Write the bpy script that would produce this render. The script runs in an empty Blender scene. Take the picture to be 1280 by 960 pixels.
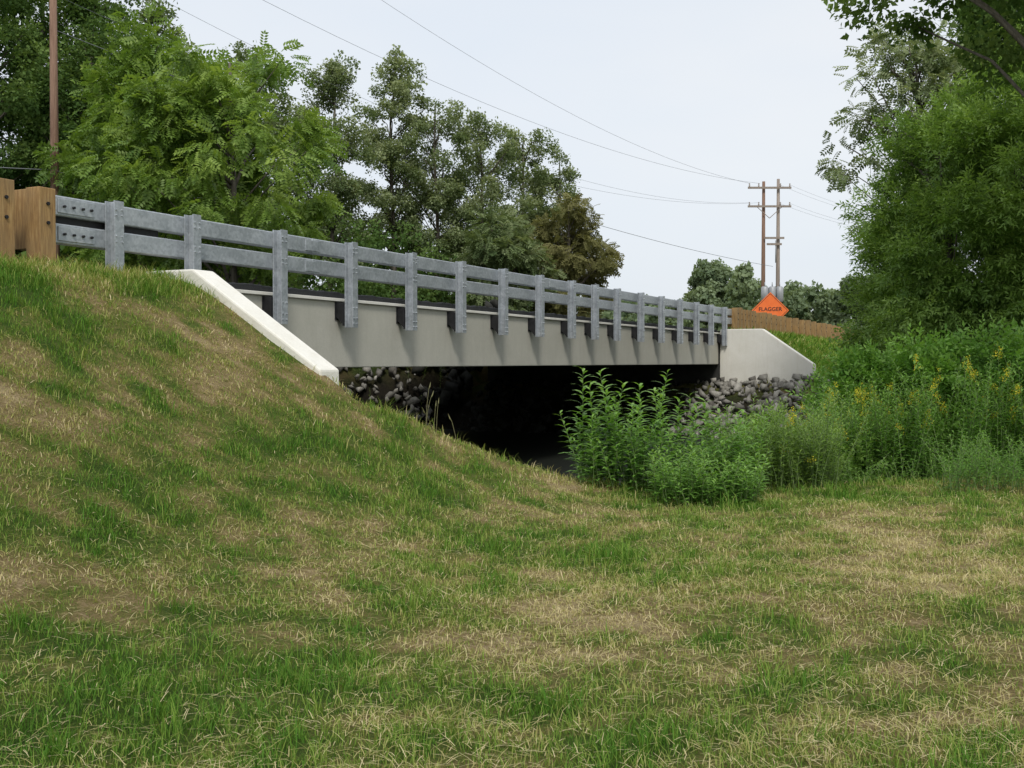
import bpy, bmesh, math, numpy as np
from mathutils import Vector
rng=np.random.default_rng(11)
scene=bpy.context.scene
# world frame: +Y runs along the bridge, +X is the side the photographer stands on. metres.
CX,CY,CZ=10.42,5.10,1.60
TH=math.radians(26.04)
S,C=math.sin(TH),math.cos(TH)
def away(t,D):
    """ground position at distance D along the line of sight whose tangent off the view axis is t"""
    return CX+D*(-S+t*C), CY+D*(C+t*S)
def sm(x): 
    x=np.clip(x,0,1); return x*x*(3-2*x)
_tab=np.random.default_rng(3).random((256,256))
def vn(x,y,o=0):
    x=np.asarray(x,float)+o*17.3+500; y=np.asarray(y,float)+o*9.1+500
    xi=np.floor(x).astype(int); yi=np.floor(y).astype(int); fx=sm(x-xi); fy=sm(y-yi)
    a=_tab[xi%256,yi%256]; b=_tab[(xi+1)%256,yi%256]; c=_tab[xi%256,(yi+1)%256]; d=_tab[(xi+1)%256,(yi+1)%256]
    return (a*(1-fx)+b*fx)*(1-fy)+(c*(1-fx)+d*fx)*fy
def fbm(x,y,f,o=0,n=4):
    t=0;a=1;w=0
    for i in range(n):
        t=t+a*vn(np.asarray(x)*f,np.asarray(y)*f,o+i); w+=a; a*=.55; f*=2.1
    return t/w
# ---------------------------------------------------------------- terrain
_ex=[-600,-60,-25,-15,-10.7,-9.9,.35,.75,2.7,3.4,4.2,5.2,6.5,9,14,20,40,600]
_ez=[4,.6,.3,.6,2.55,2.68,2.70,2.58,1.38,.90,.42,.06,-.10,-.05,0,.25,.6,3]
def emb(n):
    r=0
    for d in (-.4,-.2,0,.2,.4): r=r+np.interp(n+d,_ex,_ez)
    return r/5
def banks(n):
    sc=np.interp(n,[-30,2.6,5,8,14,30],[16,16,17.5,20,24,28])
    sf=np.interp(n,[-30,-14,-10.6,3.2,6,12,30],[37,37,44.5,44.5,42.5,38,36])
    return sc,sf
def H(n,s):
    n=np.asarray(n,float); s=np.asarray(s,float)
    e=emb(n)
    k=np.clip((3.4-n)/.7,0,1)*np.clip((n+13.4)/.7,0,1)
    fl=np.interp(n,[-60,5,10,30],[-1.15,-1.1,-.5,-.1])
    sc,sf=banks(n)
    b1=e-(e-np.minimum(e,.95))*k*(s>16)
    m1=sm((s-sc)/3.0)
    near=b1*(1-m1)+fl*m1
    k2=np.clip((3.4-n)/.7,0,1)*np.clip((n+10.8)/.7,0,1)
    b2=e-(e-np.minimum(e,.80))*k2*(s<44.5)
    m2=sm((sf-s)/4.6)
    far=b2*(1-m2)+fl*m2
    h=np.where(s<30,near,far)
    off=np.clip((n-.5)/2,0,1)+np.clip((-11-n)/2,0,1)
    h=h+off*((fbm(n,s,.35,2,3)-.5)*.16+(fbm(n,s,1.6,5,2)-.5)*.07)
    return h
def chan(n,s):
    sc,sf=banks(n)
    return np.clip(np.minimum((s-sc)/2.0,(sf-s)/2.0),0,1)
def dry(n,s):
    d=fbm(n,s*.8,.8,20,4)*.5+fbm(n,s,3.6,30,3)*.7-.1
    d=(d-.5)*2.0+.425
    def g(a,b,ra,rb): return np.exp(-((n-a)/ra)**2-((s-b)/rb)**2)
    d=d-.35*g(6.3,9.0,1.1,1.4)-.2*g(4.2,15,.9,2)+.28*g(9.3,14.5,1.5,1.6)+.28*g(5.2,12.4,.5,1.4)+.30*g(8.3,10.6,.6,.6)+.2*g(9.8,8.5,1.0,1)+.16*g(11.0,10.0,.8,3)+.2*g(3.2,11.5,.5,1.6)
    return np.clip(d,0,1)
# ---------------------------------------------------------------- material helpers
def newmat(name):
    m=bpy.data.materials.new(name); m.use_nodes=True
    nt=m.node_tree; return m,nt,nt.nodes["Principled BSDF"]
def ramp(nt,fac,cols):
    r=nt.nodes.new("ShaderNodeValToRGB")
    el=r.color_ramp.elements
    while len(el)<len(cols): el.new(.5)
    for e,(p,c) in zip(el,cols): e.position=p; e.color=(*c,1)
    nt.links.new(fac,r.inputs[0]); return r.outputs[0]
def noise(nt,scale,detail=4,rough=.6,vec=None,scl=None):
    n=nt.nodes.new("ShaderNodeTexNoise"); n.inputs["Scale"].default_value=scale; n.inputs["Detail"].default_value=detail; n.inputs["Roughness"].default_value=rough
    g=nt.nodes.new("ShaderNodeNewGeometry"); v=g.outputs["Position"]
    if scl:
        mp=nt.nodes.new("ShaderNodeMapping"); mp.inputs["Scale"].default_value=scl; nt.links.new(v,mp.inputs[0]); v=mp.outputs[0]
    nt.links.new(v,n.inputs["Vector"]); return n.outputs["Fac"]
def attr(nt,name):
    a=nt.nodes.new("ShaderNodeAttribute"); a.attribute_name=name; return a.outputs["Fac"]
def math_(nt,op,a,b):
    m=nt.nodes.new("ShaderNodeMath"); m.operation=op
    for i,v in enumerate((a,b)):
        if isinstance(v,(int,float)): m.inputs[i].default_value=v
        else: nt.links.new(v,m.inputs[i])
    return m.outputs[0]
def mixc(nt,f,a,b,bt='MIX'):
    m=nt.nodes.new("ShaderNodeMix"); m.data_type='RGBA'; m.blend_type=bt
    for sock,v in ((m.inputs[0],f),(m.inputs[6],a),(m.inputs[7],b)):
        if isinstance(v,(int,float)): sock.default_value=v
        elif isinstance(v,tuple): sock.default_value=(*v,1)
        else: nt.links.new(v,sock)
    return m.outputs[2]
def bump(nt,bs,h,strength=.4,dist=.02):
    b=nt.nodes.new("ShaderNodeBump"); b.inputs["Strength"].default_value=strength; b.inputs["Distance"].default_value=dist
    nt.links.new(h,b.inputs["Height"]); nt.links.new(b.outputs[0],bs.inputs["Normal"])
def simple(name,c1,c2,scale,rough=.8,metal=0,b=.3,bd=.01,scl=None,detail=6):
    m,nt,bs=newmat(name); f=noise(nt,scale,detail,.65,scl=scl)
    nt.links.new(ramp(nt,f,[(.32,c1),(.68,c2)]),bs.inputs["Base Color"])
    bs.inputs["Roughness"].default_value=rough; bs.inputs["Metallic"].default_value=metal
    if b: bump(nt,bs,f,b,bd)
    return m
def leafmat(name,cols,trans=.3,g=1.0,gloss=False):
    m,nt,bs=newmat(name)
    cols=[(p,tuple(min(.9,q*g) for q in c)) for p,c in cols]
    c=ramp(nt,attr(nt,"lv"),cols)
    if gloss:
        nt.links.new(c,bs.inputs["Base Color"]); bs.inputs["Roughness"].default_value=.5
        bs.inputs["Specular IOR Level"].default_value=.35; sh=bs.outputs[0]
    else:
        nt.nodes.remove(bs); df=nt.nodes.new("ShaderNodeBsdfDiffuse"); nt.links.new(c,df.inputs[0]); sh=df.outputs[0]
    t=nt.nodes.new("ShaderNodeBsdfTranslucent")
    c2=ramp(nt,attr(nt,"lv"),[(p,(min(.9,q[0]*1.35),min(.9,q[1]*1.35),q[2]*.7)) for p,q in cols])
    nt.links.new(c2,t.inputs[0])
    mx=nt.nodes.new("ShaderNodeMixShader"); mx.inputs[0].default_value=trans
    nt.links.new(sh,mx.inputs[1]); nt.links.new(t.outputs[0],mx.inputs[2])
    nt.links.new(mx.outputs[0],nt.nodes["Material Output"].inputs["Surface"])
    return m
# ---------------------------------------------------------------- mesh helpers
def link(o,parent=None):
    scene.collection.objects.link(o)
    if parent: o.parent=parent
    return o
def empty(name,loc=(0,0,0)):
    o=bpy.data.objects.new(name,None); o.location=(0,0,0); o.empty_display_size=.3
    return link(o)
def mesh_np(name,V,F,mat,parent=None,attrs=None,smooth=False):
    V=np.ascontiguousarray(V,dtype=np.float32); F=np.ascontiguousarray(F,dtype=np.int32); k=F.shape[1]
    me=bpy.data.meshes.new(name); me.vertices.add(len(V)); me.vertices.foreach_set("co",V.ravel())
    me.loops.add(F.size); me.loops.foreach_set("vertex_index",F.ravel())
    me.polygons.add(len(F)); me.polygons.foreach_set("loop_start",np.arange(0,F.size,k,dtype=np.int32))
    if smooth: me.polygons.foreach_set("use_smooth",np.ones(len(F),dtype=bool))
    me.update(calc_edges=True)
    for a,v in (attrs or {}).items():
        at=me.attributes.new(a,'FLOAT','POINT'); at.data.foreach_set("value",np.ascontiguousarray(v,dtype=np.float32))
    me.materials.append(mat)
    o=bpy.data.objects.new(name,me); return link(o,parent)
class MB:
    def __init__(s): s.v=[]; s.f=[]
    def box(s,x0,x1,y0,y1,z0,z1):
        b=len(s.v); s.v+=[(x,y,z) for z in (z0,z1) for y in (y0,y1) for x in (x0,x1)]
        s.f+=[tuple(b+i for i in q) for q in ((0,2,3,1),(4,5,7,6),(0,1,5,4),(2,6,7,3),(0,4,6,2),(1,3,7,5))]
    def prism_y(s,prof,y0,y1):   # profile in x,z
        b=len(s.v); n=len(prof)
        s.v+=[(x,y0,z) for x,z in prof]+[(x,y1,z) for x,z in prof]
        s.f.append(tuple(b+i for i in range(n))[::-1]); s.f.append(tuple(b+n+i for i in range(n)))
        for i in range(n): j=(i+1)%n; s.f.append((b+i,b+j,b+n+j,b+n+i))
    def cyl(s,p,q,r0,r1,n=8):
        s.tube([p,q],[r0,r1],n)
    def tube(s,pts,rad,n=6,cap=True):
        pts=[Vector(p) for p in pts]; b=len(s.v)
        for i,p in enumerate(pts):
            d=(pts[min(i+1,len(pts)-1)]-pts[max(i-1,0)]).normalized()
            u=d.cross(Vector((0,0,1)) if abs(d.z)<.9 else Vector((1,0,0))).normalized(); w=d.cross(u)
            for k in range(n):
                a=2*math.pi*k/n; s.v.append(tuple(p+(u*math.cos(a)+w*math.sin(a))*rad[i]))
        for i in range(len(pts)-1):
            for k in range(n):
                a=b+i*n+k; c=b+i*n+(k+1)%n; s.f.append((a,c,c+n,a+n))
        if cap: s.f.append(tuple(b+k for k in range(n))[::-1]); s.f.append(tuple(b+(len(pts)-1)*n+k for k in range(n)))
    def obj(s,name,mat,parent=None,bevel=0,smooth=False):
        me=bpy.data.meshes.new(name); me.from_pydata(s.v,[],s.f); me.update()
        bm=bmesh.new(); bm.from_mesh(me); bmesh.ops.recalc_face_normals(bm,faces=bm.faces); bm.to_mesh(me); bm.free()
        me.materials.append(mat); o=bpy.data.objects.new(name,me); link(o,parent)
        if smooth: me.polygons.foreach_set("use_smooth",[True]*len(me.polygons))
        if bevel:
            m=o.modifiers.new("bevel","BEVEL"); m.width=bevel; m.segments=2; m.limit_method='ANGLE'
        return o
# ---------------------------------------------------------------- materials
conc,nt,bs=newmat("weathered_concrete")
f1=noise(nt,1.2,6,.7); f2=noise(nt,30,5,.7); f3=noise(nt,2.2,5,.7,scl=(3,3,.25))
c=ramp(nt,f1,[(.3,(.42,.41,.345)),(.7,(.50,.485,.415))])
c=mixc(nt,ramp(nt,f3,[(.5,(0,0,0)),(.8,(.4,.4,.4))]),c,(.35,.33,.275))
c=mixc(nt,.18,c,ramp(nt,f2,[(.3,(.32,.32,.28)),(.7,(.57,.55,.49))]))
nt.links.new(c,bs.inputs["Base Color"]); bs.inputs["Roughness"].default_value=.85; bump(nt,bs,f2,.25,.01)
conc_l,nt,bs=newmat("pale_concrete")
f1=noise(nt,1.8,6,.7); f2=noise(nt,40,5,.7); f3=noise(nt,2.5,5,.7,scl=(3,3,.3))
c=mixc(nt,.3,ramp(nt,f1,[(.3,(.70,.68,.60)),(.72,(.84,.82,.76))]),ramp(nt,f2,[(.3,(.55,.53,.47)),(.7,(.84,.82,.76))]))
c=mixc(nt,ramp(nt,f3,[(.5,(0,0,0)),(.8,(.35,.35,.35))]),c,(.56,.51,.41))
nt.links.new(c,bs.inputs["Base Color"]); bs.inputs["Roughness"].default_value=.85; bump(nt,bs,f2,.3,.01)
conc_d=simple("shade_dark_concrete",(.02,.02,.018),(.045,.045,.04),2,.9)  # near-black colour paints in the shade on beams and abutments
galv,nt,bs=newmat("galvanised_steel")
vo=nt.nodes.new("ShaderNodeTexVoronoi"); vo.inputs["Scale"].default_value=28
g=nt.nodes.new("ShaderNodeNewGeometry"); nt.links.new(g.outputs["Position"],vo.inputs["Vector"])
f=noise(nt,3,6,.7,scl=(1,1,2))
c=mixc(nt,.35,ramp(nt,f,[(.3,(.30,.33,.355)),(.7,(.55,.58,.605))]),ramp(nt,vo.outputs["Color"],[(.1,(.27,.295,.32)),(.9,(.62,.65,.68))]))
nt.links.new(c,bs.inputs["Base Color"]); bs.inputs["Metallic"].default_value=.5; 
nt.links.new(ramp(nt,f,[(.3,(.34,.34,.34)),(.7,(.55,.55,.55))]),bs.inputs["Roughness"])
dsteel=simple("dark_bracket_steel",(.012,.012,.014),(.03,.03,.032),8,.6,.3)
wood,nt,bs=newmat("treated_timber")
f=noise(nt,5,6,.7,scl=(9,9,.7)); f2=noise(nt,2.5,3)
c=ramp(nt,f,[(.3,(.18,.095,.035)),(.55,(.36,.22,.085)),(.75,(.50,.34,.16))])
c=mixc(nt,ramp(nt,f2,[(.4,(0,0,0)),(.7,(.5,.5,.5))]),c,(.22,.165,.09))
nt.links.new(c,bs.inputs["Base Color"]); bs.inputs["Roughness"].default_value=.8; bump(nt,bs,f,.4,.01)
polewood=simple("pole_timber",(.13,.07,.045),(.26,.16,.11),4,.85,0,.4,.02,scl=(4,4,.3))
greywood=simple("grey_pole_timber",(.20,.16,.13),(.34,.29,.25),4,.85,0,.4,.02,scl=(4,4,.3))
asph=simple("asphalt",(.03,.03,.03),(.07,.068,.065),60,.9,0,.8,.01)
bark=simple("bark",(.06,.05,.04),(.17,.15,.12),7,.9,0,.8,.03,scl=(2,2,.5))
rockm,nt,bs=newmat("limestone_riprap")
f=noise(nt,5,6,.7); c=ramp(nt,math_(nt,'ADD',math_(nt,'MULTIPLY',f,.6),math_(nt,'MULTIPLY',attr(nt,"lv"),.4)),[(.3,(.12,.11,.095)),(.5,(.215,.205,.18)),(.75,(.40,.38,.335))])
nt.links.new(c,bs.inputs["Base Color"]); bs.inputs["Roughness"].default_value=.85; bump(nt,bs,f,.5,.03)
rockd=simple("shade_dark_rock",(.012,.012,.010),(.035,.035,.028),3,.9)  # riprap colour darkened to paint in shade under and beyond the bridge
water,nt,bs=newmat("stream_water"); bs.inputs["Base Color"].default_value=(.010,.012,.008,1); bs.inputs["Roughness"].default_value=.6; bs.inputs["Specular IOR Level"].default_value=.25; bump(nt,bs,noise(nt,3,3),.15,.02)
orange=simple("orange_sign_vinyl",(.85,.16,.03),(.95,.22,.05),3,.5,0,0)
black=simple("black_print",(.01,.01,.01),(.02,.02,.02),3,.6,0,0)
grey=simple("grey_enamel",(.28,.29,.30),(.36,.37,.38),3,.5,.2,0)
porc=simple("porcelain",(.35,.3,.27),(.45,.4,.37),3,.3,0,0)
paint=simple("white_road_paint",(.6,.6,.58),(.75,.75,.72),30,.7)
ypaint=simple("yellow_road_paint",(.6,.42,.05),(.7,.5,.08),30,.7)
wire_m=simple("wire",(.16,.17,.18),(.22,.23,.24),2,.6,.2,0)
ground,nt,bs=newmat("grass_ground")
d=attr(nt,"dry"); so=attr(nt,"soil_shade")
fn=noise(nt,9,8,.75); fn2=noise(nt,55,5,.8)
v=math_(nt,'ADD',d,math_(nt,'MULTIPLY',math_(nt,'SUBTRACT',fn,.5),1.1))
v=math_(nt,'ADD',v,math_(nt,'MULTIPLY',math_(nt,'SUBTRACT',fn2,.5),1.5))
c=ramp(nt,v,[(.05,(.06,.11,.018)),(.35,(.135,.17,.038)),(.6,(.24,.20,.075)),(.85,(.34,.25,.13)),(1,(.46,.36,.20))])
c=mixc(nt,so,c,ramp(nt,fn,[(.3,(.014,.012,.009)),(.7,(.035,.03,.022))]))  # channel soil, its colour blackened to paint in the under-bridge shade
nt.links.new(c,bs.inputs["Base Color"]); bs.inputs["Roughness"].default_value=.95; bs.inputs["Specular IOR Level"].default_value=.1
bump(nt,bs,math_(nt,'ADD',fn,math_(nt,'MULTIPLY',fn2,.7)),1.0,.06)
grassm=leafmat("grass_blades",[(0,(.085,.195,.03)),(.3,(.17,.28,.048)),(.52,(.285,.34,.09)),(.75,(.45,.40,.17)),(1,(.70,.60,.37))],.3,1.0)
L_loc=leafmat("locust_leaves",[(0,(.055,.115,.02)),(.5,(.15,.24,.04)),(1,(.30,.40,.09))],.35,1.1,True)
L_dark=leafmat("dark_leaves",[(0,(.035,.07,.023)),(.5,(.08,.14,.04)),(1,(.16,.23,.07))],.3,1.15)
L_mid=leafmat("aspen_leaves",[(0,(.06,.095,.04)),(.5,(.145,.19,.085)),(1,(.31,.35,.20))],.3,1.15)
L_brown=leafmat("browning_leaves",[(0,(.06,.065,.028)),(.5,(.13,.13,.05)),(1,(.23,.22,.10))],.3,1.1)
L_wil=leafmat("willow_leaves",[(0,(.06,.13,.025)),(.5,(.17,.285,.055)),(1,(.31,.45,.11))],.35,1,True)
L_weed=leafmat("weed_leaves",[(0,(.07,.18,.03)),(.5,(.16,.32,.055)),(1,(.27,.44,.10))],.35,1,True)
L_far=leafmat("hazed_distant_leaves",[(0,(.09,.14,.08)),(.5,(.17,.225,.13)),(1,(.26,.32,.19))],.3)  # leaf colours paled and greyed to paint in distance haze
flower=leafmat("goldenrod_flowers",[(0,(.48,.40,.03)),(1,(.75,.64,.08))],.3)
stemm=simple("green_stems",(.10,.16,.05),(.17,.23,.08),5,.7,0,0)
# ---------------------------------------------------------------- ground mesh
def axis(parts):
    out=[]
    for a,b,st in parts: out+=list(np.arange(a,b-1e-6,st))
    return np.array(out+[parts[-1][1]])
xs=axis([(-600,-100,50),(-100,-30,5),(-30,-14,1),(-14,-9,.3),(-9,.2,.9),(.2,15,.14),(15,30,.6),(30,100,5),(100,600,50)])
ys=axis([(-200,-20,20),(-20,-2,1),(-2,15.9,.14)])
ys=np.concatenate([ys[:-1],[15.9,16.1],axis([(16.3,30,.16),(30,44.4,.3)])[:-1],[44.4,44.6],axis([(44.8,60,.4),(60,100,2),(100,300,20),(300,900,60)])])
X,Y=np.meshgrid(xs,ys); Z=H(X,Y)
V=np.stack([X,Y,Z],-1).reshape(-1,3); nx=len(xs); ny=len(ys)
i=np.arange(nx-1)[None,:]+nx*np.arange(ny-1)[:,None]; i=i.ravel()
F=np.stack([i,i+1,i+nx+1,i+nx],1)
soil_shade=chan(V[:,0],V[:,1])*np.clip((4.5-V[:,0])/1.5,.55,1)  # bare channel soil plus painted shade, strongest towards and under the bridge
mesh_np("ground",V,F,ground,attrs={"dry":dry(V[:,0],V[:,1]),"soil_shade":soil_shade},smooth=True)
mesh_np("stream",np.array([(-60,19,-.95),(6,19,-.95),(6,42,-.95),(-60,42,-.95)]),np.array([[0,1,2,3]]),water)
# ---------------------------------------------------------------- road
road=empty("road"); m=MB()
m.box(-9.5,-.45,-200,16.1,2.3,2.76); m.box(-9.5,-.45,44.5,400,2.3,2.76); m.obj("carriageway",asph,road)
m=MB()
for x in(-9.1,-.95): m.box(x-.05,x+.05,-200,400,2.761,2.786)
m.obj("edge_line",paint,road); m=MB()
for x in(-5.15,-4.85): m.box(x-.05,x+.05,-200,400,2.761,2.786)
m.obj("centre_line",ypaint,road)
# ---------------------------------------------------------------- bridge
br=empty("concrete_road_bridge")
G0,G1=16.22,44.28
m=MB(); m.box(-.95,-.25,G0,G1,1.50,2.61); m.box(-9.8,-9.1,G0,G1,1.50,2.61); m.obj("fascia_girder",conc,br,.015)
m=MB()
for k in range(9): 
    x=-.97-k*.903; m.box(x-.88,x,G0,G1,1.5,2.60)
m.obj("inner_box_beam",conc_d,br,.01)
m=MB(); m.box(-9.85,-.20,G0-.1,G1+.1,2.612,2.665); m.obj("deck_slab",conc_l,br,.008)
yy=np.arange(16.0,44.5,.06)
r1=fbm(yy,yy*0,5,3); r2=fbm(yy,yy*0+7,4,6)
top=2.745+r1*.07; xo=-.30-r2*.07
V=[];
for j,y in enumerate(yy): V+=[(xo[j]+.02,y,2.667),(xo[j],y,top[j]-.02),(xo[j]-.06,y,top[j]),(-.6,y,2.775),(-9.5,y,2.775)]
V=np.array(V); a=np.arange(len(yy)-1)*5; F=np.concatenate([np.stack([a+q,a+q+1,a+q+6,a+q+5],1) for q in range(4)])
mesh_np("asphalt_overlay",V,F,asph,br)
def wing(y0,y1,xb,xf,xe,sgn=1,xc=0):
    pr=[(xb,-1.4),(xb,2.79),(xf,2.79),(xe,1.50),(xe,-1.4)]
    if sgn<0: pr=[(xc-x,z) for x,z in pr]
    mm=MB(); mm.prism_y(pr,y0,y1); mm.obj("wingwall",conc_l,br,.025)
wing(15.8,16.2,-.2,.62,2.62); wing(44.3,44.7,-.2,1.35,3.2)
wing(15.8,16.2,-.2,.62,2.62,-1,-10.05)
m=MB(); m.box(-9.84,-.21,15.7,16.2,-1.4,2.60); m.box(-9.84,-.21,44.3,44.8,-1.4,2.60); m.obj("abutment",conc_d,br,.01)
# ---------------------------------------------------------------- steel railing
posts=[15.1,16.49,18.38,20.27,22.2,24.1,26.0,27.9,29.8,31.35,33.0,34.95,36.85,38.75,40.6,42.4,44.2]
def railing(name,ox,sg):
    R=empty(name); m=MB(); q=lambda a,b:(ox+sg*a,ox+sg*b)
    def bx(mm,a,b,*r):
        p=sorted(q(a,b)); mm.box(p[0],p[1],*r)
    for k,y in enumerate(posts):
        zb=2.17 if 16.3<y<44.25 else 2.0
        bx(m,.066,.082,y-.078,y+.078,zb,3.60); bx(m,-.082,-.066,y-.078,y+.078,zb,3.60); bx(m,-.0655,.0655,y-.006,y+.006,zb+.002,3.598)
    m.obj("steel_post",galv,R,.003)
    m=MB()
    for k,y in enumerate(posts):
        if not 16.3<y<44.3: continue
        for dy in(-.10,.085):
            p=[(-.083,2.20),(-.083,2.58),(-.249,2.60),(-.249,2.36)]
            m.prism_y([(ox+sg*a,z) for a,z in p],y+dy,y+dy+.015)
        bx(m,-.249,-.235,y-.13,y+.13,2.30,2.60); bx(m,-.098,-.083,y-.12,y+.12,2.20,2.58)
    m.obj("mounting_bracket",dsteel,R,.003)
    m=MB()
    for z0,z1 in((3.335,3.575),(3.005,3.245)):
        p=[(-.084,z0),(-.084,z1),(-.225,z1),(-.225,z0)]
        ends=[14.15,19.3,28.8,38.0,45.6]
        for a,b in zip(ends,ends[1:]): m.prism_y([(ox+sg*x,z) for x,z in p],a+.008,b-.008)
    m.obj("rail_tube",galv,R,.016)
    m=MB()
    for y in(19.3,28.8,38.0):
        for z0,z1 in((3.37,3.54),(3.04,3.21)): bx(m,-.232,-.072,y-.18,y+.18,z0,z1)
    for z0,z1 in((3.37,3.54),(3.04,3.21)): bx(m,-.083,-.068,14.3,14.85,z0,z1)
    m.obj("splice_plate",galv,R,.004)
    m=MB()
    for y in posts:
        for dy in(-.045,.045):
            for z in(2.24,2.33,2.50,3.09,3.16,3.42,3.49):
                x=ox+sg*.082; m.cyl((x,y+dy,z),(x+sg*.018,y+dy,z),.012,.012,6)
    m.obj("bolt",galv,R)
    m=MB()
    for y in(14.38,14.52,14.66,14.79):
        for z in(3.12,3.45): 
            x=ox-sg*.068; m.cyl((x,y,z),(x+sg*.03,y,z),.017,.017,6)
    bx(m,-.20,-.15,14.2,16.0,3.246,3.334); m.obj("backing_strip",dsteel,R)
railing("steel_bridge_railing",0,1); railing("steel_bridge_railing.001",-10.05,-1)
# ---------------------------------------------------------------- timber-post guardrails
def timber(name,ox,sg,ylist,y0,y1,big):
    R=empty(name); m=MB(); b=MB(); r=np.random.default_rng(int(y0)+50)
    for k,y in enumerate(ylist):
        w=.115 if big else .10; dz=float(r.uniform(-.03,.05))
        xa=sorted((ox+sg*-.10,ox+sg*.125)); m.box(xa[0],xa[1],y-w,y+w,1.9,3.62+dz)
        xa=sorted((ox+sg*-.32,ox+sg*-.106)); m.box(xa[0],xa[1],y-w*.9,y+w*.9,2.90,3.60+dz*.5)
        for z in(3.2,3.42): b.cyl((ox+sg*.125,y,z),(ox+sg*.145,y,z),.022,.022,6)
    m.obj("timber_post",wood,R,.008); b.obj("bolt",dsteel,R)
    m=MB()
    pr=[(-.33,3.53),(-.36,3.50),(-.40,3.46),(-.40,3.42),(-.36,3.375),(-.40,3.33),(-.40,3.29),(-.36,3.25),(-.33,3.22)]
    pr2=pr+[(x-.006,z) for x,z in pr[::-1]]
    m.prism_y([(ox+sg*x,z) for x,z in pr2],y0,y1); m.obj("w_beam_rail",galv,R)
near=[13.98,13.42,12.9,12.3,11.4,10.4]+[8.5-1.9*k for k in range(12)]
timber("timber_post_guardrail",0,1,near,-14,14.6,True)
far_=[45.7+.55*k for k in range(6)]+[49.4+.95*k for k in range(6)]+[55.5+1.5*k for k in range(22)]
timber("timber_post_guardrail.001",0,1,far_,45.2,88,True)
timber("timber_post_guardrail.002",-10.05,-1,far_,45.2,88,True)
timber("timber_post_guardrail.003",-10.05,-1,near,-14,14.6,True)
# ---------------------------------------------------------------- flagger sign
sg=empty("flagger_road_sign"); sx,sy=-.75,55.0; zc=3.95; hd=.84
rot=math.radians(18)
def rp(u,v,w):
    return (sx+u*math.cos(rot)+w*math.sin(rot), sy+u*math.sin(rot)-w*math.cos(rot), zc+v)
m=MB(); rc=.06
poly=[(-hd,0),(-hd+rc,-rc),( -rc,-hd+rc),(0,-hd),(rc,-hd+rc),(hd-rc,-rc),(hd,0),(hd-rc,rc),(rc,hd-rc),(0,hd),(-rc,hd-rc),(-hd+rc,rc)]
m.v=[rp(u,v,0) for u,v in poly]+[rp(u,v,-.01) for u,v in poly]; n=len(poly)
m.f=[tuple(range(n)),tuple(range(n,2*n))[::-1]]+[(i_,(i_+1)%n,n+(i_+1)%n,n+i_) for i_ in range(n)]
m.obj("sign_panel",orange,sg)
m=MB()
for i_ in range(4):
    P=[(-hd,0),(0,-hd),(hd,0),(0,hd)]; a=P[i_]; b=P[(i_+1)%4]
    k=.93; k2=.90
    vv=[rp(a[0]*k,a[1]*k,.004),rp(b[0]*k,b[1]*k,.004),rp(b[0]*k2,b[1]*k2,.004),rp(a[0]*k2,a[1]*k2,.004)]
    q=len(m.v); m.v+=vv; m.f.append((q,q+1,q+2,q+3))
m.obj("sign_border",black,sg)
tc=bpy.data.curves.new("legend",'FONT'); tc.body="FLAGGER"; tc.size=.25; tc.align_x='CENTER'; tc.align_y='CENTER'; tc.offset=.003
to=bpy.data.objects.new("legend",tc); link(to,sg); to.location=rp(0,.05,.006); to.rotation_euler=(math.pi/2,0,rot); tc.materials.append(black)
m=MB()
m.tube([rp(0,-1.0,-.03),rp(0,hd*.95,-.03)],[.015,.012],6); m.tube([rp(-hd*.95,0,-.03),rp(hd*.95,0,-.03)],[.01,.01],6)
for u,w in((-.6,.4),(.6,.4),(-.6,-.5),(.6,-.5)): m.tube([rp(0,-.95,-.03),rp(u,-1.18,w)],[.015,.015],6)
m.obj("sign_stand",dsteel,sg)
# ---------------------------------------------------------------- utility poles and wires
up=empty("utility_pole")
m=MB(); D=88
pa=away(.2320,D); pb=away(.2455,D)
rx,ry=C,S
m.tube([(pa[0],pa[1],0),(pa[0],pa[1],9),(pa[0],pa[1],16.2)],[.19,.16,.12],10)
m.obj("pole_shaft",polewood,up,smooth=True); m=MB()
m.tube([(pb[0],pb[1],0),(pb[0],pb[1],9),(pb[0],pb[1],16.4)],[.19,.16,.12],10); m.obj("second_shaft",greywood,up,smooth=True)
m=MB(); pc=away(.2375,D-.3)
ins=MB()
for z,hl,ct in((15.65,1.75,0),(14.15,1.75,0),(11.6,.8,.4),(11.1,.6,.4)):
    c0=np.array([pc[0]+ct*rx,pc[1]+ct*ry]); u=np.array([rx,ry]); w=np.array([-ry,rx])*.06
    a=c0-u*hl; b=c0+u*hl
    q=len(m.v)
    m.v+=[(p[0]+s_*w[0],p[1]+s_*w[1],z+dz) for dz in(-.08,.08) for p in(a,b) for s_ in(-1,1)]
    m.f+=[tuple(q+i_ for i_ in f_) for f_ in((0,1,3,2),(4,6,7,5),(0,4,5,1),(2,3,7,6),(0,2,6,4),(1,5,7,3))]
    if hl>1:
        for fr_ in(-.93,-.5,.5,.93):
            p=c0+u*hl*fr_; ins.tube([(p[0],p[1],z+.08),(p[0],p[1],z+.16),(p[0],p[1],z+.2),(p[0],p[1],z+.34)],[.03,.08,.04,.06],8)
for sgn_ in(-1,1):
    m.tube([(pc[0],pc[1],13.2),(pc[0]+sgn_*rx*1.0,pc[1]+sgn_*ry*1.0,14.1)],[.03,.03],5)
m.obj("crossarm",greywood,up); ins.obj("insulator",porc,up)
m=MB()
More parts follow.
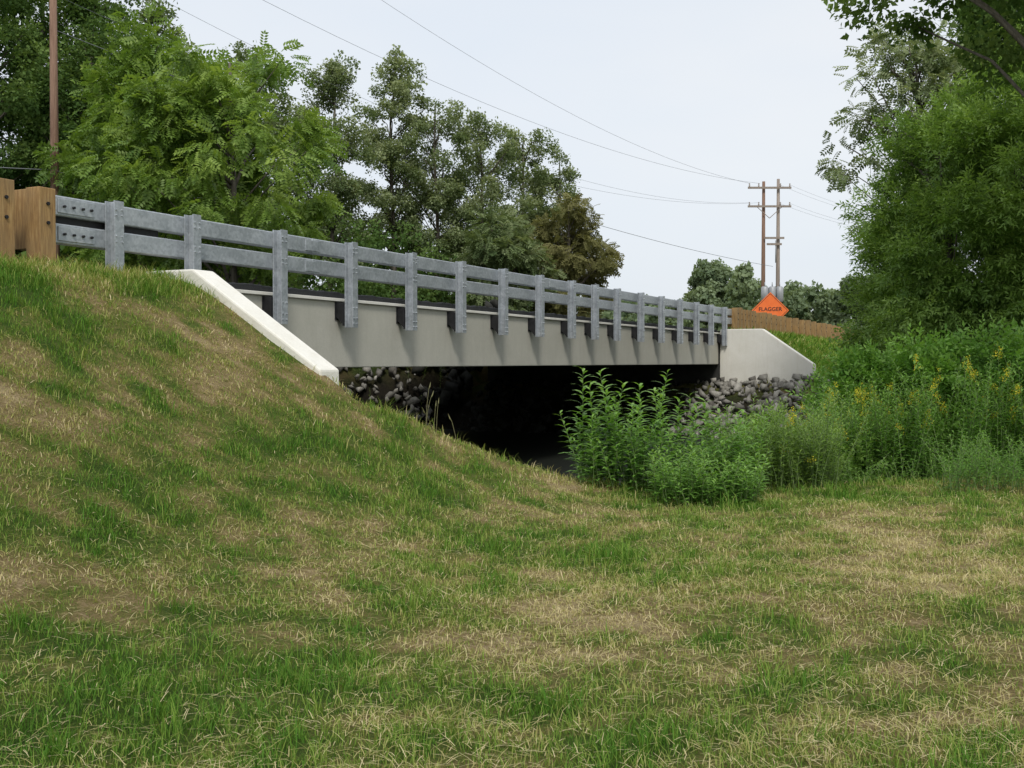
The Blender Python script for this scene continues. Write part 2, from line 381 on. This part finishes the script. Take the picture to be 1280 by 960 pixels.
for du in(-.75,.0,.75):
    x=pc[0]+.35*rx+du*rx*.8; y=pc[1]+.35*ry+du*ry*.8-.45
    m.tube([(x,y,6.4),(x,y,6.45),(x,y,7.55),(x,y,7.65)],[.24,.30,.30,.2],12)
    m.tube([(x,y,7.65),(x,y,8.0)],[.05,.03],6)
m.tube([(pb[0]-.1,pb[1]-.35,9.6),(pb[0]-.1,pb[1]-.35,11.4)],[.05,.05],6)
m.obj("transformer",grey,up,smooth=True)
up2=empty("utility_pole.001"); q0=away(-.4215,38)
m=MB(); m.tube([(q0[0],q0[1],0),(q0[0],q0[1],8),(q0[0],q0[1],17.5)],[.17,.145,.11],10); m.obj("pole_shaft",polewood,up2,smooth=True)
m=MB(); m.box(q0[0]-1.3,q0[0]+1.3,q0[1]-.15,q0[1]-.05,16.4,16.55); m.obj("crossarm",greywood,up2)
wr=empty("overhead_wires"); m=MB()
def wire(a,b,sag,r=.014,n=30):
    a=np.array(a);b=np.array(b); t=np.linspace(0,1,n)[:,None]; p=a+(b-a)*t; p[:,2]-=sag*4*(t*(1-t))[:,0]
    m.tube([tuple(x) for x in p],[r]*n,4)
A=lambda du,z:(pc[0]+du*rx,pc[1]+du*ry,z)
B=lambda dx,z:(q0[0]+dx,q0[1],z)
wire(A(-1.6,16.0),B(1.2,21.5),2.2,.009); wire(A(-.8,16.0),B(-1.2,18.8),2.0,.009)
wire(A(-1.6,14.45),B(1.2,15.6),2.4,.007); wire(A(-.8,14.45),B(-1.2,15.0),2.4,.007)
wire(A(.3,9.3),B(0,13.2),1.0,.015)
wire(B(0,8.3),(q0[0]-18,q0[1]-30,9.0),.6,.016); wire(B(0,8.3),(q0[0]+9,q0[1]-1,6.6),.3,.014)
ex=away(.52,70)
for du,z in((1.6,15.9),(.8,15.9),(1.6,14.4),(.8,14.4)): wire(A(du,z),(ex[0]+du,ex[1],8.0+z*.15),1.6,.007)
m.obj("conductor",wire_m,wr)
# ---------------------------------------------------------------- riprap
tmpl=[]
r=np.random.default_rng(5)
for k in range(16):
    bm=bmesh.new()
    for j in range(9):
        d=r.normal(size=3); d/=np.linalg.norm(d); d*=r.uniform(.8,1.15)*np.array([1,.72,.55]); bm.verts.new(d)
    bmesh.ops.convex_hull(bm,input=bm.verts); 
    for v_ in [v_ for v_ in bm.verts if not v_.link_faces]: bm.verts.remove(v_)
    bmesh.ops.triangulate(bm,faces=bm.faces); bm.verts.index_update()
    tmpl.append((np.array([v_.co[:] for v_ in bm.verts]),np.array([[v_.index for v_ in f_.verts] for f_ in bm.faces]))); bm.free()
def rotm(r):
    q=r.normal(size=4); q/=np.linalg.norm(q); w,x,y,z=q
    return np.array([[1-2*(y*y+z*z),2*(x*y-z*w),2*(x*z+y*w)],[2*(x*y+z*w),1-2*(x*x+z*z),2*(y*z-x*w)],[2*(x*z-y*w),2*(y*z+x*w),1-2*(x*x+y*y)]])
def rocks(name,regions,mat):
    Vs=[];Fs=[];A_=[];o=0
    for (x0,x1,y0,y1,n,a,b,lift) in regions:
        for k in range(n):
            x=r.uniform(x0,x1); y=r.uniform(y0,y1); sz=r.uniform(a,b)*r.choice([.6,1,1.2]); tv,tf=tmpl[r.integers(16)]
            z=float(H(x,y))+sz*r.uniform(-.1,.55)+lift*r.random()
            v_=(tv*sz)@rotm(r).T+np.array([x,y,z]); Vs.append(v_); Fs.append(tf+o); o+=len(v_); A_.append(np.full(len(v_),r.random()))
    mesh_np(name,np.concatenate(Vs),np.concatenate(Fs),mat,attrs={"lv":np.concatenate(A_)})
rocks("riprap_rocks",[(-1.5,2.4,16.25,19.5,300,.10,.22,.1),(2.2,3.0,16.6,19.5,40,.1,.18,0),(-15.5,-10.3,29.5,41,1500,.13,.30,.6),
                      (-1.0,3.0,40.5,44.2,400,.12,.27,.05),(2.8,7.5,39.5,44.0,360,.12,.26,.05),(3.4,5.5,43,45.0,60,.14,.24,.1)],rockm)
rocks("shade_dark_riprap",[(-9.5,-1.5,16.25,19.5,300,.14,.28,0),(-9.5,-1.0,40.0,44.2,420,.14,.3,0),(-15,-9.9,41,46.5,700,.2,.4,1.2)],rockd)  # stones in the darkened colour, standing for shade
# ---------------------------------------------------------------- foliage templates
def leafq(base,d,up_,L,W):
    d=d/np.linalg.norm(d); s_=np.cross(d,up_); s_/=np.linalg.norm(s_)+1e-9; u_=np.cross(s_,d)
    return [base,base+d*L*.45+s_*W*.5+u_*L*.05,base+d*L-u_*L*.06,base+d*L*.45-s_*W*.5+u_*L*.05]
def T_frond(nl=5):
    v_=[]; up_=np.array([0,0,1.])
    for k in range(nl):
        y=.15+.75*k/(nl-1); z=-.22*y*y
        for s_ in(-1,1): v_+=leafq(np.array([0,y,z]),np.array([s_,.45,-.15]),up_,.34,.17)
    v_+=leafq(np.array([0,.9,-.18]),np.array([0,1,-.4]),up_,.3,.16)
    return np.array(v_)
def T_cluster(nl=7,L=.5,W=.32,seed=1,sp=.34):
    rr=np.random.default_rng(seed); v_=[]
    for k in range(nl):
        b=rr.normal(size=3)*sp; d=rr.normal(size=3); d[2]-=.4; u_=rr.normal(size=3)*.5+np.array([0,0,1.]); v_+=leafq(b,d,u_,L*rr.uniform(.7,1.2),W*rr.uniform(.8,1.1))
    return np.array(v_)
def T_shoot(nl=9,w=.11):
    v_=[]; up_=np.array([0,0,1.])
    for k in range(nl):
        y=k/nl; a=k*2.4; v_+=leafq(np.array([0,y,0]),np.array([math.cos(a),.9,math.sin(a)*.6-.15]),up_+np.array([.1,0,.0]),.36,w)
    return np.array(v_)
FR=T_frond(); CL=T_cluster(); SH=T_shoot(); CB=T_cluster(6,.8,.6,4)
def norm(a): return a/(np.linalg.norm(a,axis=1,keepdims=True)+1e-9)
def inst(T,pos,d,up_,sc):
    d=norm(d); x=norm(np.cross(d,up_)); z=np.cross(x,d)
    R=np.stack([x,d,z],-1)
    return (np.einsum('nij,kj->nki',R,T)*sc[:,None,None]+pos[:,None,:]).reshape(-1,3)
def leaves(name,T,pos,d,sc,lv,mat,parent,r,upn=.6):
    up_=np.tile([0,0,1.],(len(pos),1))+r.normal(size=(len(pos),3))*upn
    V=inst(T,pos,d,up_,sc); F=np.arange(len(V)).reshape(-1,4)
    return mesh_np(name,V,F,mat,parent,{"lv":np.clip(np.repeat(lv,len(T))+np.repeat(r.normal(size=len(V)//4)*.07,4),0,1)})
def foliage(centers,rad,n,r,tc,T,sc,droop,mat,name,parent,flat=.75,lvb=0):
    k=r.integers(len(centers),size=n)
    w=norm(r.normal(size=(n,3)))*(r.random((n,1))**.45); w[:,2]*=flat
    p=centers[k]+w*rad[k][:,None]
    cl=r.random(len(centers))
    out=norm(p-tc)*.5+w*.9+r.normal(size=(n,3))*.45; out[:,2]-=droop
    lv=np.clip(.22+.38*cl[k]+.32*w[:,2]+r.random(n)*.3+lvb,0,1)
    return leaves(name,T,p,out,sc*r.uniform(.7,1.25,n),lv,mat,parent,r)
def tree(name,x,y,h,cr,cb,seed,T=CL,leaf=.32,n=5000,mat=None,droop=.3,clumps=70,crad=.8,lean=(0,0),tr=.16,lim=14,z0=None,flat=.75,shape=None,lvb=0):
    r=np.random.default_rng(seed); E=empty(name); z0=float(H(x,y))-.15 if z0 is None else z0
    m=MB()
    tp=[]; 
    for k in range(7):
        f_=k/6; tp.append(np.array([x+lean[0]*f_+r.normal()*.06*h/10*(k>0),y+lean[1]*f_+r.normal()*.06*h/10*(k>0),z0+h*.9*f_]))
    m.tube(tp,[tr*(1-.85*k/6)+.01 for k in range(7)],8)
    cc=np.array([x+lean[0]*.6,y+lean[1]*.6,z0+(cb+h)/2]); hz=(h-cb)/2
    w=norm(r.normal(size=(clumps,3)))*(r.random((clumps,1))**.33)
    bulge=.75+.5*vn(np.arctan2(w[:,1],w[:,0])*1.6+5,w[:,2]*2.2,seed)
    prof=1.0-(.35*np.clip(w[:,2],0,1) if shape is None else shape(w[:,2]))
    c_=cc+w*np.stack([cr*bulge*prof,cr*bulge*prof,hz*(.88+.2*r.random(clumps))*np.ones(clumps)],1)
    rad=crad*r.uniform(.5,1.3,clumps)
    def trunk_at(z):
        f_=np.clip((z-z0)/(h*.9),0,1)*6; i0=int(min(f_,5)); return tp[i0]+(tp[i0+1]-tp[i0])*(f_-i0)
    for k in range(min(clumps,lim*3)):
        e_=c_[k]; L=np.linalg.norm(e_[:2]-cc[:2]); a=trunk_at(max(z0+cb*.6,e_[2]-L*.8-.4)); mid=a*.5+e_*.5+np.array([0,0,.08*L])+r.normal(size=3)*.12
        q=.38*tr if k<lim else .2*tr
        m.tube([a,mid,e_],[q,q*.6,.012],5)
    m.obj("trunk_and_limbs",bark,E,smooth=True)
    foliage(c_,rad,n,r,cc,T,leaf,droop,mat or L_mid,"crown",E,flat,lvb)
    return E
def T_(name,t,D,topz,cr,cbz,seed,**k):
    x,y=away(t,D); z0=float(H(x,y))-.15
    return tree(name,x,y,topz-z0,cr,cbz-z0,seed,z0=z0,**k)
T_("locust_tree",-.258,35,12.6,3.4,3.6,1,T=FR,leaf=.46,n=6800,mat=L_loc,droop=.6,clumps=105,crad=.75,tr=.2)
T_("locust_tree",-.345,38,13.5,2.9,4.0,2,T=FR,leaf=.48,n=4400,mat=L_loc,droop=.5,clumps=75,crad=.8,lvb=-.15)
T_("maple_tree",-.50,44,22,4.2,3.5,3,n=8000,mat=L_dark,clumps=130,crad=1.0,leaf=.36,tr=.3)
T_("maple_tree",-.435,50,23,4.0,4.5,4,n=7500,mat=L_dark,clumps=120,crad=1.0,leaf=.38,tr=.3)
T_("maple_tree",-.385,47,19.5,3.4,3.5,5,n=6500,mat=L_dark,clumps=95,crad=.95,leaf=.36,tr=.25)
T_("maple_tree",-.325,53,19.6,3.4,4,6,n=6500,mat=L_mid,clumps=95,crad=.9,leaf=.36,tr=.25,lvb=-.2)
T_("maple_tree",-.235,52,16.6,3.0,3,7,n=5500,mat=L_mid,clumps=85,crad=.9,leaf=.36,tr=.22,lvb=-.1)
T_("cottonwood_tree",-.165,50,16.4,2.2,4,8,n=4400,mat=L_mid,clumps=85,crad=.6,leaf=.28,tr=.16)
T_("cottonwood_tree",-.110,53,17.4,2.1,5,9,n=3800,mat=L_mid,clumps=85,crad=.52,leaf=.28,tr=.16,lvb=.1)
T_("cottonwood_tree",-.070,54,15.9,2.3,4,10,n=4400,mat=L_mid,clumps=85,crad=.6,leaf=.28,tr=.16)
T_("cottonwood_tree",-.028,55,14.8,2.3,4,12,n=4200,mat=L_mid,clumps=85,crad=.6,leaf=.28,tr=.16)
T_("cottonwood_tree",.010,57,14.9,2.0,3,13,n=3600,mat=L_mid,clumps=75,crad=.55,leaf=.28,tr=.15,lvb=.08)
T_("cottonwood_tree",.042,58,13.4,1.8,3,14,n=3000,mat=L_mid,clumps=60,crad=.5,leaf=.28,tr=.14,lvb=.08)
T_("ash_tree",.052,52,9.8,2.0,3.2,15,n=3400,T=FR,mat=L_brown,clumps=60,crad=.6,leaf=.42,tr=.16,droop=.7,lvb=.05)
T_("ash_tree",-.01,50,8.6,2.0,3.0,16,n=3000,T=FR,mat=L_mid,clumps=50,crad=.65,leaf=.45,tr=.16,droop=.5,lvb=-.1)
def thicket(name,path,n,hr,rr,sc,mat,seed,T=CL,per=70,lvb=0,h0=0):
    r=np.random.default_rng(seed); c_=[];ra=[]
    for k in range(n):
        f_=r.random()*(len(path)-1); i0=int(f_); a=np.array(path[i0]);b=np.array(path[i0+1]); p=a+(b-a)*(f_-i0)
        x=p[0]+r.normal()*p[2]; y=p[1]+r.normal()*p[2]; z=float(H(x,y))+h0+r.random()**.8*hr*(.6+.8*vn(x*.3,y*.3,seed)); c_.append((x,y,z)); ra.append(rr*r.uniform(.6,1.2))
    c_=np.array(c_); ra=np.array(ra)
    E=empty(name); m=MB()
    for k in range(0,n,4):
        b=c_[k]; m.tube([(b[0]+r.normal()*.3,b[1]+r.normal()*.3,float(H(b[0],b[1]))-.1),tuple(b)],[.04,.012],4)
    m.obj("stems",bark,E)
    foliage(c_,ra,n*per,r,c_.mean(0)-np.array([0,0,3]),T,sc,.3,mat,"leaves",E,.8,lvb)
pth=[(-21,8,1.6),(-19,20,1.8),(-18,32,1.5),(-17,46,1.3),(-15,58,1.1)]
thicket("shrub_thicket",pth,260,5.2,1.0,.36,L_dark,21,per=42)
thicket("shrub_thicket.001",[(-15,10,.7),(-15,20,.8),(-16,28,.7)],110,3.8,.75,.3,L_loc,22,per=50)
thicket("shrub_thicket.002",[(-26,0,2.5),(-30,25,3),(-28,50,3),(-24,70,2.5)],200,9,1.5,.6,L_dark,23,per=38,T=CB)
thicket("light_block_thicket",[(-17,30,.5),(-17.2,46,.5)],80,2.4,.8,.3,L_dark,25,per=45,lvb=-.3)  # extra dark row, added to block light beyond the bridge opening
def distant(name,t0,t1,D,topf,n,seed,sc=.9,per=40,rr=1.9,mat=L_far):
    r=np.random.default_rng(seed); c_=[]
    for k in range(n):
        t=r.uniform(t0,t1); DD=D*r.uniform(.93,1.12); x,y=away(t,DD); z=1.0+r.random()**.7*(topf(t)-1.0)*(.82+.36*vn(t*60,3,seed)); c_.append((x,y,z))
    c_=np.array(c_); foliage(c_,rr*r.uniform(.6,1.2,n),n*per,r,c_.mean(0)-np.array([0,0,8]),CB,sc,.2,mat,name,None,.8)
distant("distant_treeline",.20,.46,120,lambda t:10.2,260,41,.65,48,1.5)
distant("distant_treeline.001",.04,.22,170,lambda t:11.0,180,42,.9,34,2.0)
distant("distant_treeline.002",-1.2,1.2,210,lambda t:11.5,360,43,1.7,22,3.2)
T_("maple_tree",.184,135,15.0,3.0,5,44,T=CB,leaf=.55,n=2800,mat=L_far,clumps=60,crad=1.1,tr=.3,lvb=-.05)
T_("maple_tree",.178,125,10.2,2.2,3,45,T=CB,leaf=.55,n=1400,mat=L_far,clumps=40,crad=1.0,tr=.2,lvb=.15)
# right-hand trees
nosh=lambda w:.1*np.clip(w,0,1)
T_("willow_tree",.405,23,7.2,1.75,.4,51,T=SH,leaf=.34,n=8500,mat=L_wil,clumps=105,crad=.5,droop=.1,tr=.12,lim=10,shape=nosh)
T_("willow_tree",.480,22,8.4,1.9,.3,52,T=SH,leaf=.34,n=9000,mat=L_wil,clumps=110,crad=.52,droop=.1,tr=.12,lim=10,shape=nosh,lvb=.05)
T_("willow_tree",.365,26,5.6,1.1,-.3,53,T=SH,leaf=.34,n=4600,mat=L_wil,clumps=65,crad=.5,droop=.1,tr=.1,lim=8,lvb=-.05,shape=nosh)
T_("walnut_tree",.48,34,15.8,3.5,3,54,n=9500,mat=L_dark,clumps=125,crad=.85,leaf=.33,tr=.3,lvb=.1)
T_("locust_tree",.372,31,11.6,2.4,4.4,55,T=FR,leaf=.36,n=1900,mat=L_mid,clumps=90,crad=.42,droop=.5,tr=.13,lim=24)
T_("walnut_tree",.52,15.5,12.6,3.3,5.6,56,n=6500,mat=L_dark,clumps=120,crad=.55,leaf=.24,tr=.2,droop=.5,lvb=.1)
T_("maple_tree",.62,26,14,4,.6,57,n=7000,mat=L_dark,clumps=110,crad=1.0,leaf=.34,tr=.25)
thicket("shrub_thicket.003",[(*away(.33,33),.5),(*away(.42,30),.8),(*away(.56,26),.8)],110,3.4,.7,.3,L_wil,58,per=60,lvb=-.1)
TBq=T_shoot(7,.15)
thicket("bank_shrub",[(*away(.318,18.8),.22),(*away(.36,18.8),.5),(*away(.43,18),.5),(*away(.56,17.5),.6)],260,2.1,.42,.28,L_weed,71,T=TBq,per=54,lvb=-.15,h0=.2)
thicket("bank_shrub.001",[(*away(.215,15.6),.22),(*away(.29,16.6),.25)],84,1.25,.30,.22,L_wil,72,T=TBq,per=60,lvb=-.05,h0=.1)
# ---------------------------------------------------------------- herbs
def T_blade(nq=3,w=.2,droop=.35):
    v_=[]; ys_=np.linspace(0,1,nq+1); zz=.25*ys_-(.25+droop)*ys_**2; ww=[.12,1,.75,.03] if nq==3 else [.2,1,.05]
    for k in range(nq):
        a,b=k,k+1
        v_+=[(-w/2*ww[a],ys_[a],zz[a]),(w/2*ww[a],ys_[a],zz[a]),(w/2*ww[b],ys_[b],zz[b]),(-w/2*ww[b],ys_[b],zz[b])]
    return np.array(v_)
TB=T_blade(3,.25); TB2=T_blade(2,.18,.3)
def herbs(name,pts,hts,L,mat,seed,T=TB,dens=28,flowers=0,lvb=0,tilt=.12,taper=.55):
    r=np.random.default_rng(seed); E=empty(name); m=MB(); P=[];D_=[];S_=[];LV=[];FP=[]
    for (x,y),h in zip(pts,hts):
        z=float(H(x,y))-.03; d=np.array([r.normal()*tilt,r.normal()*tilt,1.]); d/=np.linalg.norm(d); b=np.array([x,y,z]); cv=np.array([r.normal()*.08,r.normal()*.08,0])*h
        f_=lambda u:b+d*h*u+cv*u*u
        m.tube([f_(0),f_(.5),f_(1)],[.006,.005,.002],4,False)
        n=max(5,int(h*dens)); u=np.linspace(.12,1,n); az=np.arange(n)*2.4+r.random()*6
        for a,uu in zip(az,u):
            P.append(f_(uu)); D_.append((math.cos(a),math.sin(a),.25+.5*uu)); S_.append(L*(1-taper*abs(uu-.45)*1.4)*r.uniform(.8,1.15)); LV.append(np.clip(.15+.45*uu+r.random()*.35+lvb,0,1))
        if r.random()<flowers:
            for q in range(12):
                uu=1-.10*r.random(); a=r.random()*6.28; rr_=.01+.05*(1-uu)/.10; FP.append(f_(uu)+np.array([math.cos(a)*rr_,math.sin(a)*rr_,r.normal()*.02+.02]))
    m.obj("stems",stemm,E)
    leaves("leaves",T,np.array(P),np.array(D_),np.array(S_),np.array(LV),mat,E,r,.15)
    if FP:
        FP=np.array(FP); leaves("flower_heads",T_cluster(4,.7,.5,9),FP,r.normal(size=FP.shape),np.full(len(FP),.036),r.random(len(FP)),flower,E,r)
r=np.random.default_rng(60)
def scat(t0,t1,D0,D1,n): 
    return [away(r.uniform(t0,t1),r.uniform(D0,D1)) for _ in range(n)]
tall=[(.068,14.2,1.6),(.076,14.0,1.3),(.093,14.3,1.6),(.088,13.9,1.2),(.104,14.4,1.35),(.132,14.3,1.62),(.126,14.1,1.4),(.142,14.6,1.5),(.118,14.5,1.3),(.152,14.3,1.3),(.08,14.6,1.3),(.165,14.8,1.35),(.110,13.9,1.15),(.172,14.2,1.3),(.085,14.2,1.4),(.138,14.0,1.3),(.072,14.5,1.1),(.18,14.6,1.3),(.158,14.0,1.1),(.064,14.3,.95),(.098,14.0,1.3),(.188,14.7,1.25),(.195,14.4,1.1),(.205,14.8,1.2),(.215,14.6,1.0)]
herbs("tall_weeds",[away(a,b) for a,b,_ in tall],[h for *_,h in tall],.27,L_weed,61,dens=32,tilt=.07)
p=scat(.062,.23,13.4,14.9,160); herbs("leafy_weeds",p,[r.uniform(.5,1.1) for _ in p],.19,L_weed,62,dens=34,lvb=-.1)
p=scat(.132,.225,12.4,13.8,140); herbs("leafy_weeds.001",p,[r.uniform(.3,.72) for _ in p],.15,L_weed,63,dens=40,tilt=.25,lvb=.0)
p=scat(.19,.30,14.2,16.5,330); herbs("fine_weeds",p,[r.uniform(.4,1.35) for _ in p],.14,L_wil,64,T=TB2,dens=46,tilt=.2,lvb=.0,flowers=.03)
p=scat(.285,.36,16.3,18.6,280); herbs("goldenrod",p,[r.uniform(1.1,2.2) for _ in p],.17,L_weed,65,T=TB2,dens=36,tilt=.16,lvb=-.05,flowers=.18)
p=scat(.36,.62,15.8,18.3,500); herbs("goldenrod.001",p,[r.uniform(1.0,2.15) for _ in p],.17,L_weed,66,T=TB2,dens=34,tilt=.18,lvb=-.1,flowers=.22)
p=scat(.40,.62,13.3,16,380); herbs("fine_weeds.001",p,[r.uniform(.25,.8) for _ in p],.13,L_weed,67,T=TB2,dens=46,tilt=.3,lvb=-.15)
p=scat(.27,.42,15.2,17.0,220); herbs("fine_weeds.002",p,[r.uniform(.2,.7) for _ in p],.12,L_weed,68,T=TB2,dens=44,tilt=.3,lvb=-.1)
p=[(r.uniform(-12.5,-10.6),r.uniform(4,46)) for _ in range(240)]; herbs("roadside_weeds",p,[r.uniform(.5,1.3) for _ in p],.14,L_loc,69,T=TB2,dens=26,lvb=.2)
p=[(r.uniform(3.2,8.0),r.uniform(44.6,47)) for _ in range(90)]; herbs("roadside_weeds.001",p,[r.uniform(.2,.6) for _ in p],.14,L_weed,70,T=TB2,dens=30)
# a few seeding grass stalks on the crest of the bank
m=MB(); r=np.random.default_rng(90)
for k in range(6):
    x,y=away(r.uniform(-.085,-.045),r.uniform(13,13.6)); z=float(H(x,y)); h=r.uniform(.2,.55)
    lx,ly=r.normal()*.07,r.normal()*.07
    m.tube([(x,y,z),(x+lx*.4,y+ly*.4,z+h*.6),(x+lx,y+ly,z+h),(x+lx*1.3,y+ly*1.3,z+h+.03),(x+lx*1.6,y+ly*1.6,z+h+.09)],[.0025,.0025,.0025,.008,.002],4)
m.obj("seed_grass",simple("dry_stalk",(.20,.20,.09),(.30,.28,.14),6,.8,0,0))
# ---------------------------------------------------------------- grass
def grass(name,n_t,per,t0,t1,D0,D1,hs,wid,seed,spread=.035,lie=False,filt=None,lvadd=0,mid=0.0):
    r=np.random.default_rng(seed)
    t=r.uniform(t0,t1,n_t); D=np.exp(r.uniform(math.log(D0),math.log(D1),n_t))
    sel=r.random(n_t)<mid; D=np.where(sel,r.uniform(7,19,n_t),D)
    x=CX+D*(-S+t*C); y=CY+D*(C+t*S)
    ok=(chan(x,y)<.22)&((x>.45)|((y<15.7)&(x>-.25)))&~((y>15.75)&(y<16.25)&(x<2.7))&~((y>16.2)&(y<44.8)&(x<2.8))&~((y>44.2)&(y<44.8)&(x<3.3))
    if filt is not None: ok&=filt(x,y,r)
    x=x[ok];y=y[ok];D=D[ok]; dr=dry(x,y); hn=fbm(x,y,1.1,50,3)
    x=np.repeat(x,per);y=np.repeat(y,per);D=np.repeat(D,per);dr=np.repeat(dr,per);hn=np.repeat(hn,per); tl=np.repeat(r.random(len(x)//per),per)
    N=len(x); sp=spread*(1+D*.06)
    x=x+r.normal(size=N)*sp; y=y+r.normal(size=N)*sp; z=H(x,y)-.006
    a=r.uniform(0,2*math.pi,N); dx=np.cos(a);dy=np.sin(a)
    w=wid*(.8+.13*D)*r.uniform(.6,1.3,N)
    if lie:
        h=hs*(1+.03*D)*r.uniform(.5,1.6,N); z=z+r.uniform(.012,.05,N)
        b=np.stack([x,y,z],1); u=np.stack([dx,dy,r.normal(size=N)*.18],1); pp=np.stack([-dy,dx,np.zeros(N)],1)
        V=np.stack([b-pp*w[:,None]/2,b+pp*w[:,None]/2,b+u*h[:,None]*.5+pp*w[:,None]/2,b+u*h[:,None]*.5-pp*w[:,None]/2,b+u*h[:,None]+pp*w[:,None]*.3,b+u*h[:,None]-pp*w[:,None]*.3],1)
        V[:,2:4,2]+=.004
        lv=r.uniform(.68,1.02,N)
    else:
        h=hs*(.65+.7*hn)*(1.2-.6*dr)*r.uniform(.5,1.3,N)*(.65+.7*tl)*(1+.02*np.minimum(D,16))
        ln=r.uniform(.25,1.0,N)*h
        b=np.stack([x,y,z],1); u=np.stack([dx,dy,np.zeros(N)],1); pp=np.stack([-dy,dx,np.zeros(N)],1); k=np.array([0,0,1.])
        m1=b+u*(ln*.35)[:,None]+k*(h*.6)[:,None]; e1=b+u*ln[:,None]+k*(h*.9)[:,None]
        W=w[:,None]
        V=np.stack([b-pp*W/2,b+pp*W/2,m1+pp*W*.42,m1-pp*W*.42,e1+pp*W*.08,e1-pp*W*.08],1)
        lv=np.clip(dr*.74+.04+r.normal(size=N)*.12+(tl-.5)*.40+(r.random(N)<.12)*.3+lvadd,0,1)
    i0=np.arange(N)*6
    F=np.concatenate([np.stack([i0,i0+1,i0+2,i0+3],1),np.stack([i0+3,i0+2,i0+4,i0+5],1)])
    return mesh_np(name,V.reshape(-1,3),F,grassm,None,{"lv":np.repeat(lv,6)})
grass("mown_grass",66000,6,-.72,.72,2.9,30,.045,.0030,81,.026,mid=.42)
grass("grass_clippings",85000,1,-.7,.7,2.9,17,.065,.0023,82,lie=True,mid=.3,filt=lambda x,y,r:r.random(len(x))<(.2+.8*dry(x,y)))
grass("grass_tufts",7500,13,-.72,.72,3,24,.092,.0036,83,.026,mid=.35,filt=lambda x,y,r:r.random(len(x))<np.clip((.36-dry(x,y))*1.8+.12,0,1),lvadd=-.08)
def edge(x,y,r): 
    c1=(np.abs(x-.6)<.5)&(y<16)
    sc,_=banks(x); c2=(np.abs(y-sc)<.35)&(x>2.4)&(r.random(len(x))<.4)
    return (c1|c2)
grass("long_grass",70000,6,-.75,.75,8,34,.10,.0030,84,.04,filt=edge,lvadd=.0)
grass("embankment_grass",42000,4,.12,.42,36,90,.16,.006,85,.12,filt=lambda x,y,r:(y>44.8)&(x<16),lvadd=-.12)
# ---------------------------------------------------------------- sky, sun
sun_el=math.radians(52); az=math.radians(148)
sd=Vector((math.sin(az)*math.cos(sun_el),math.cos(az)*math.cos(sun_el),math.sin(sun_el)))
w=bpy.data.worlds.new("World"); scene.world=w; w.use_nodes=True; nt=w.node_tree; bg=nt.nodes["Background"]
sk=nt.nodes.new("ShaderNodeTexSky"); sk.sky_type='NISHITA'; sk.sun_disc=False; sk.sun_elevation=sun_el; sk.sun_rotation=az; sk.dust_density=4; sk.air_density=1.0; sk.ozone_density=1.5
tcn=nt.nodes.new("ShaderNodeTexCoord"); ns=nt.nodes.new("ShaderNodeTexNoise"); ns.inputs["Scale"].default_value=1.6; ns.inputs["Detail"].default_value=4
mp=nt.nodes.new("ShaderNodeMapping"); mp.inputs["Scale"].default_value=(1,1,3); nt.links.new(tcn.outputs["Generated"],mp.inputs[0]); nt.links.new(mp.outputs[0],ns.inputs["Vector"])
hz=ramp(nt,ns.outputs["Fac"],[(.3,(.80,.88,.99)),(.7,(.93,.96,1.0))])
hz10=mixc(nt,1.0,hz,(10.7,10.7,10.6),'MULTIPLY')
mx=mixc(nt,.80,sk.outputs[0],hz10)
nt.links.new(mx,bg.inputs["Color"]); bg.inputs["Strength"].default_value=.1
sl=bpy.data.lights.new("sun",'SUN'); sl.energy=2.15; sl.angle=math.radians(12); sl.color=(1,.96,.89)
so_=bpy.data.objects.new("sun",sl); link(so_); so_.rotation_euler=sd.to_track_quat('Z','Y').to_euler()
# ---------------------------------------------------------------- camera
cam=bpy.data.cameras.new("camera"); cam.lens=38; cam.sensor_width=36; cam.clip_end=3000; cam.clip_start=.05
co=bpy.data.objects.new("camera",cam); link(co); co.location=(CX,CY,CZ); co.rotation_euler=(math.radians(90-1.19),0,TH)
scene.camera=co
scene.view_settings.view_transform='Standard'; scene.view_settings.look='None'; scene.view_settings.exposure=0
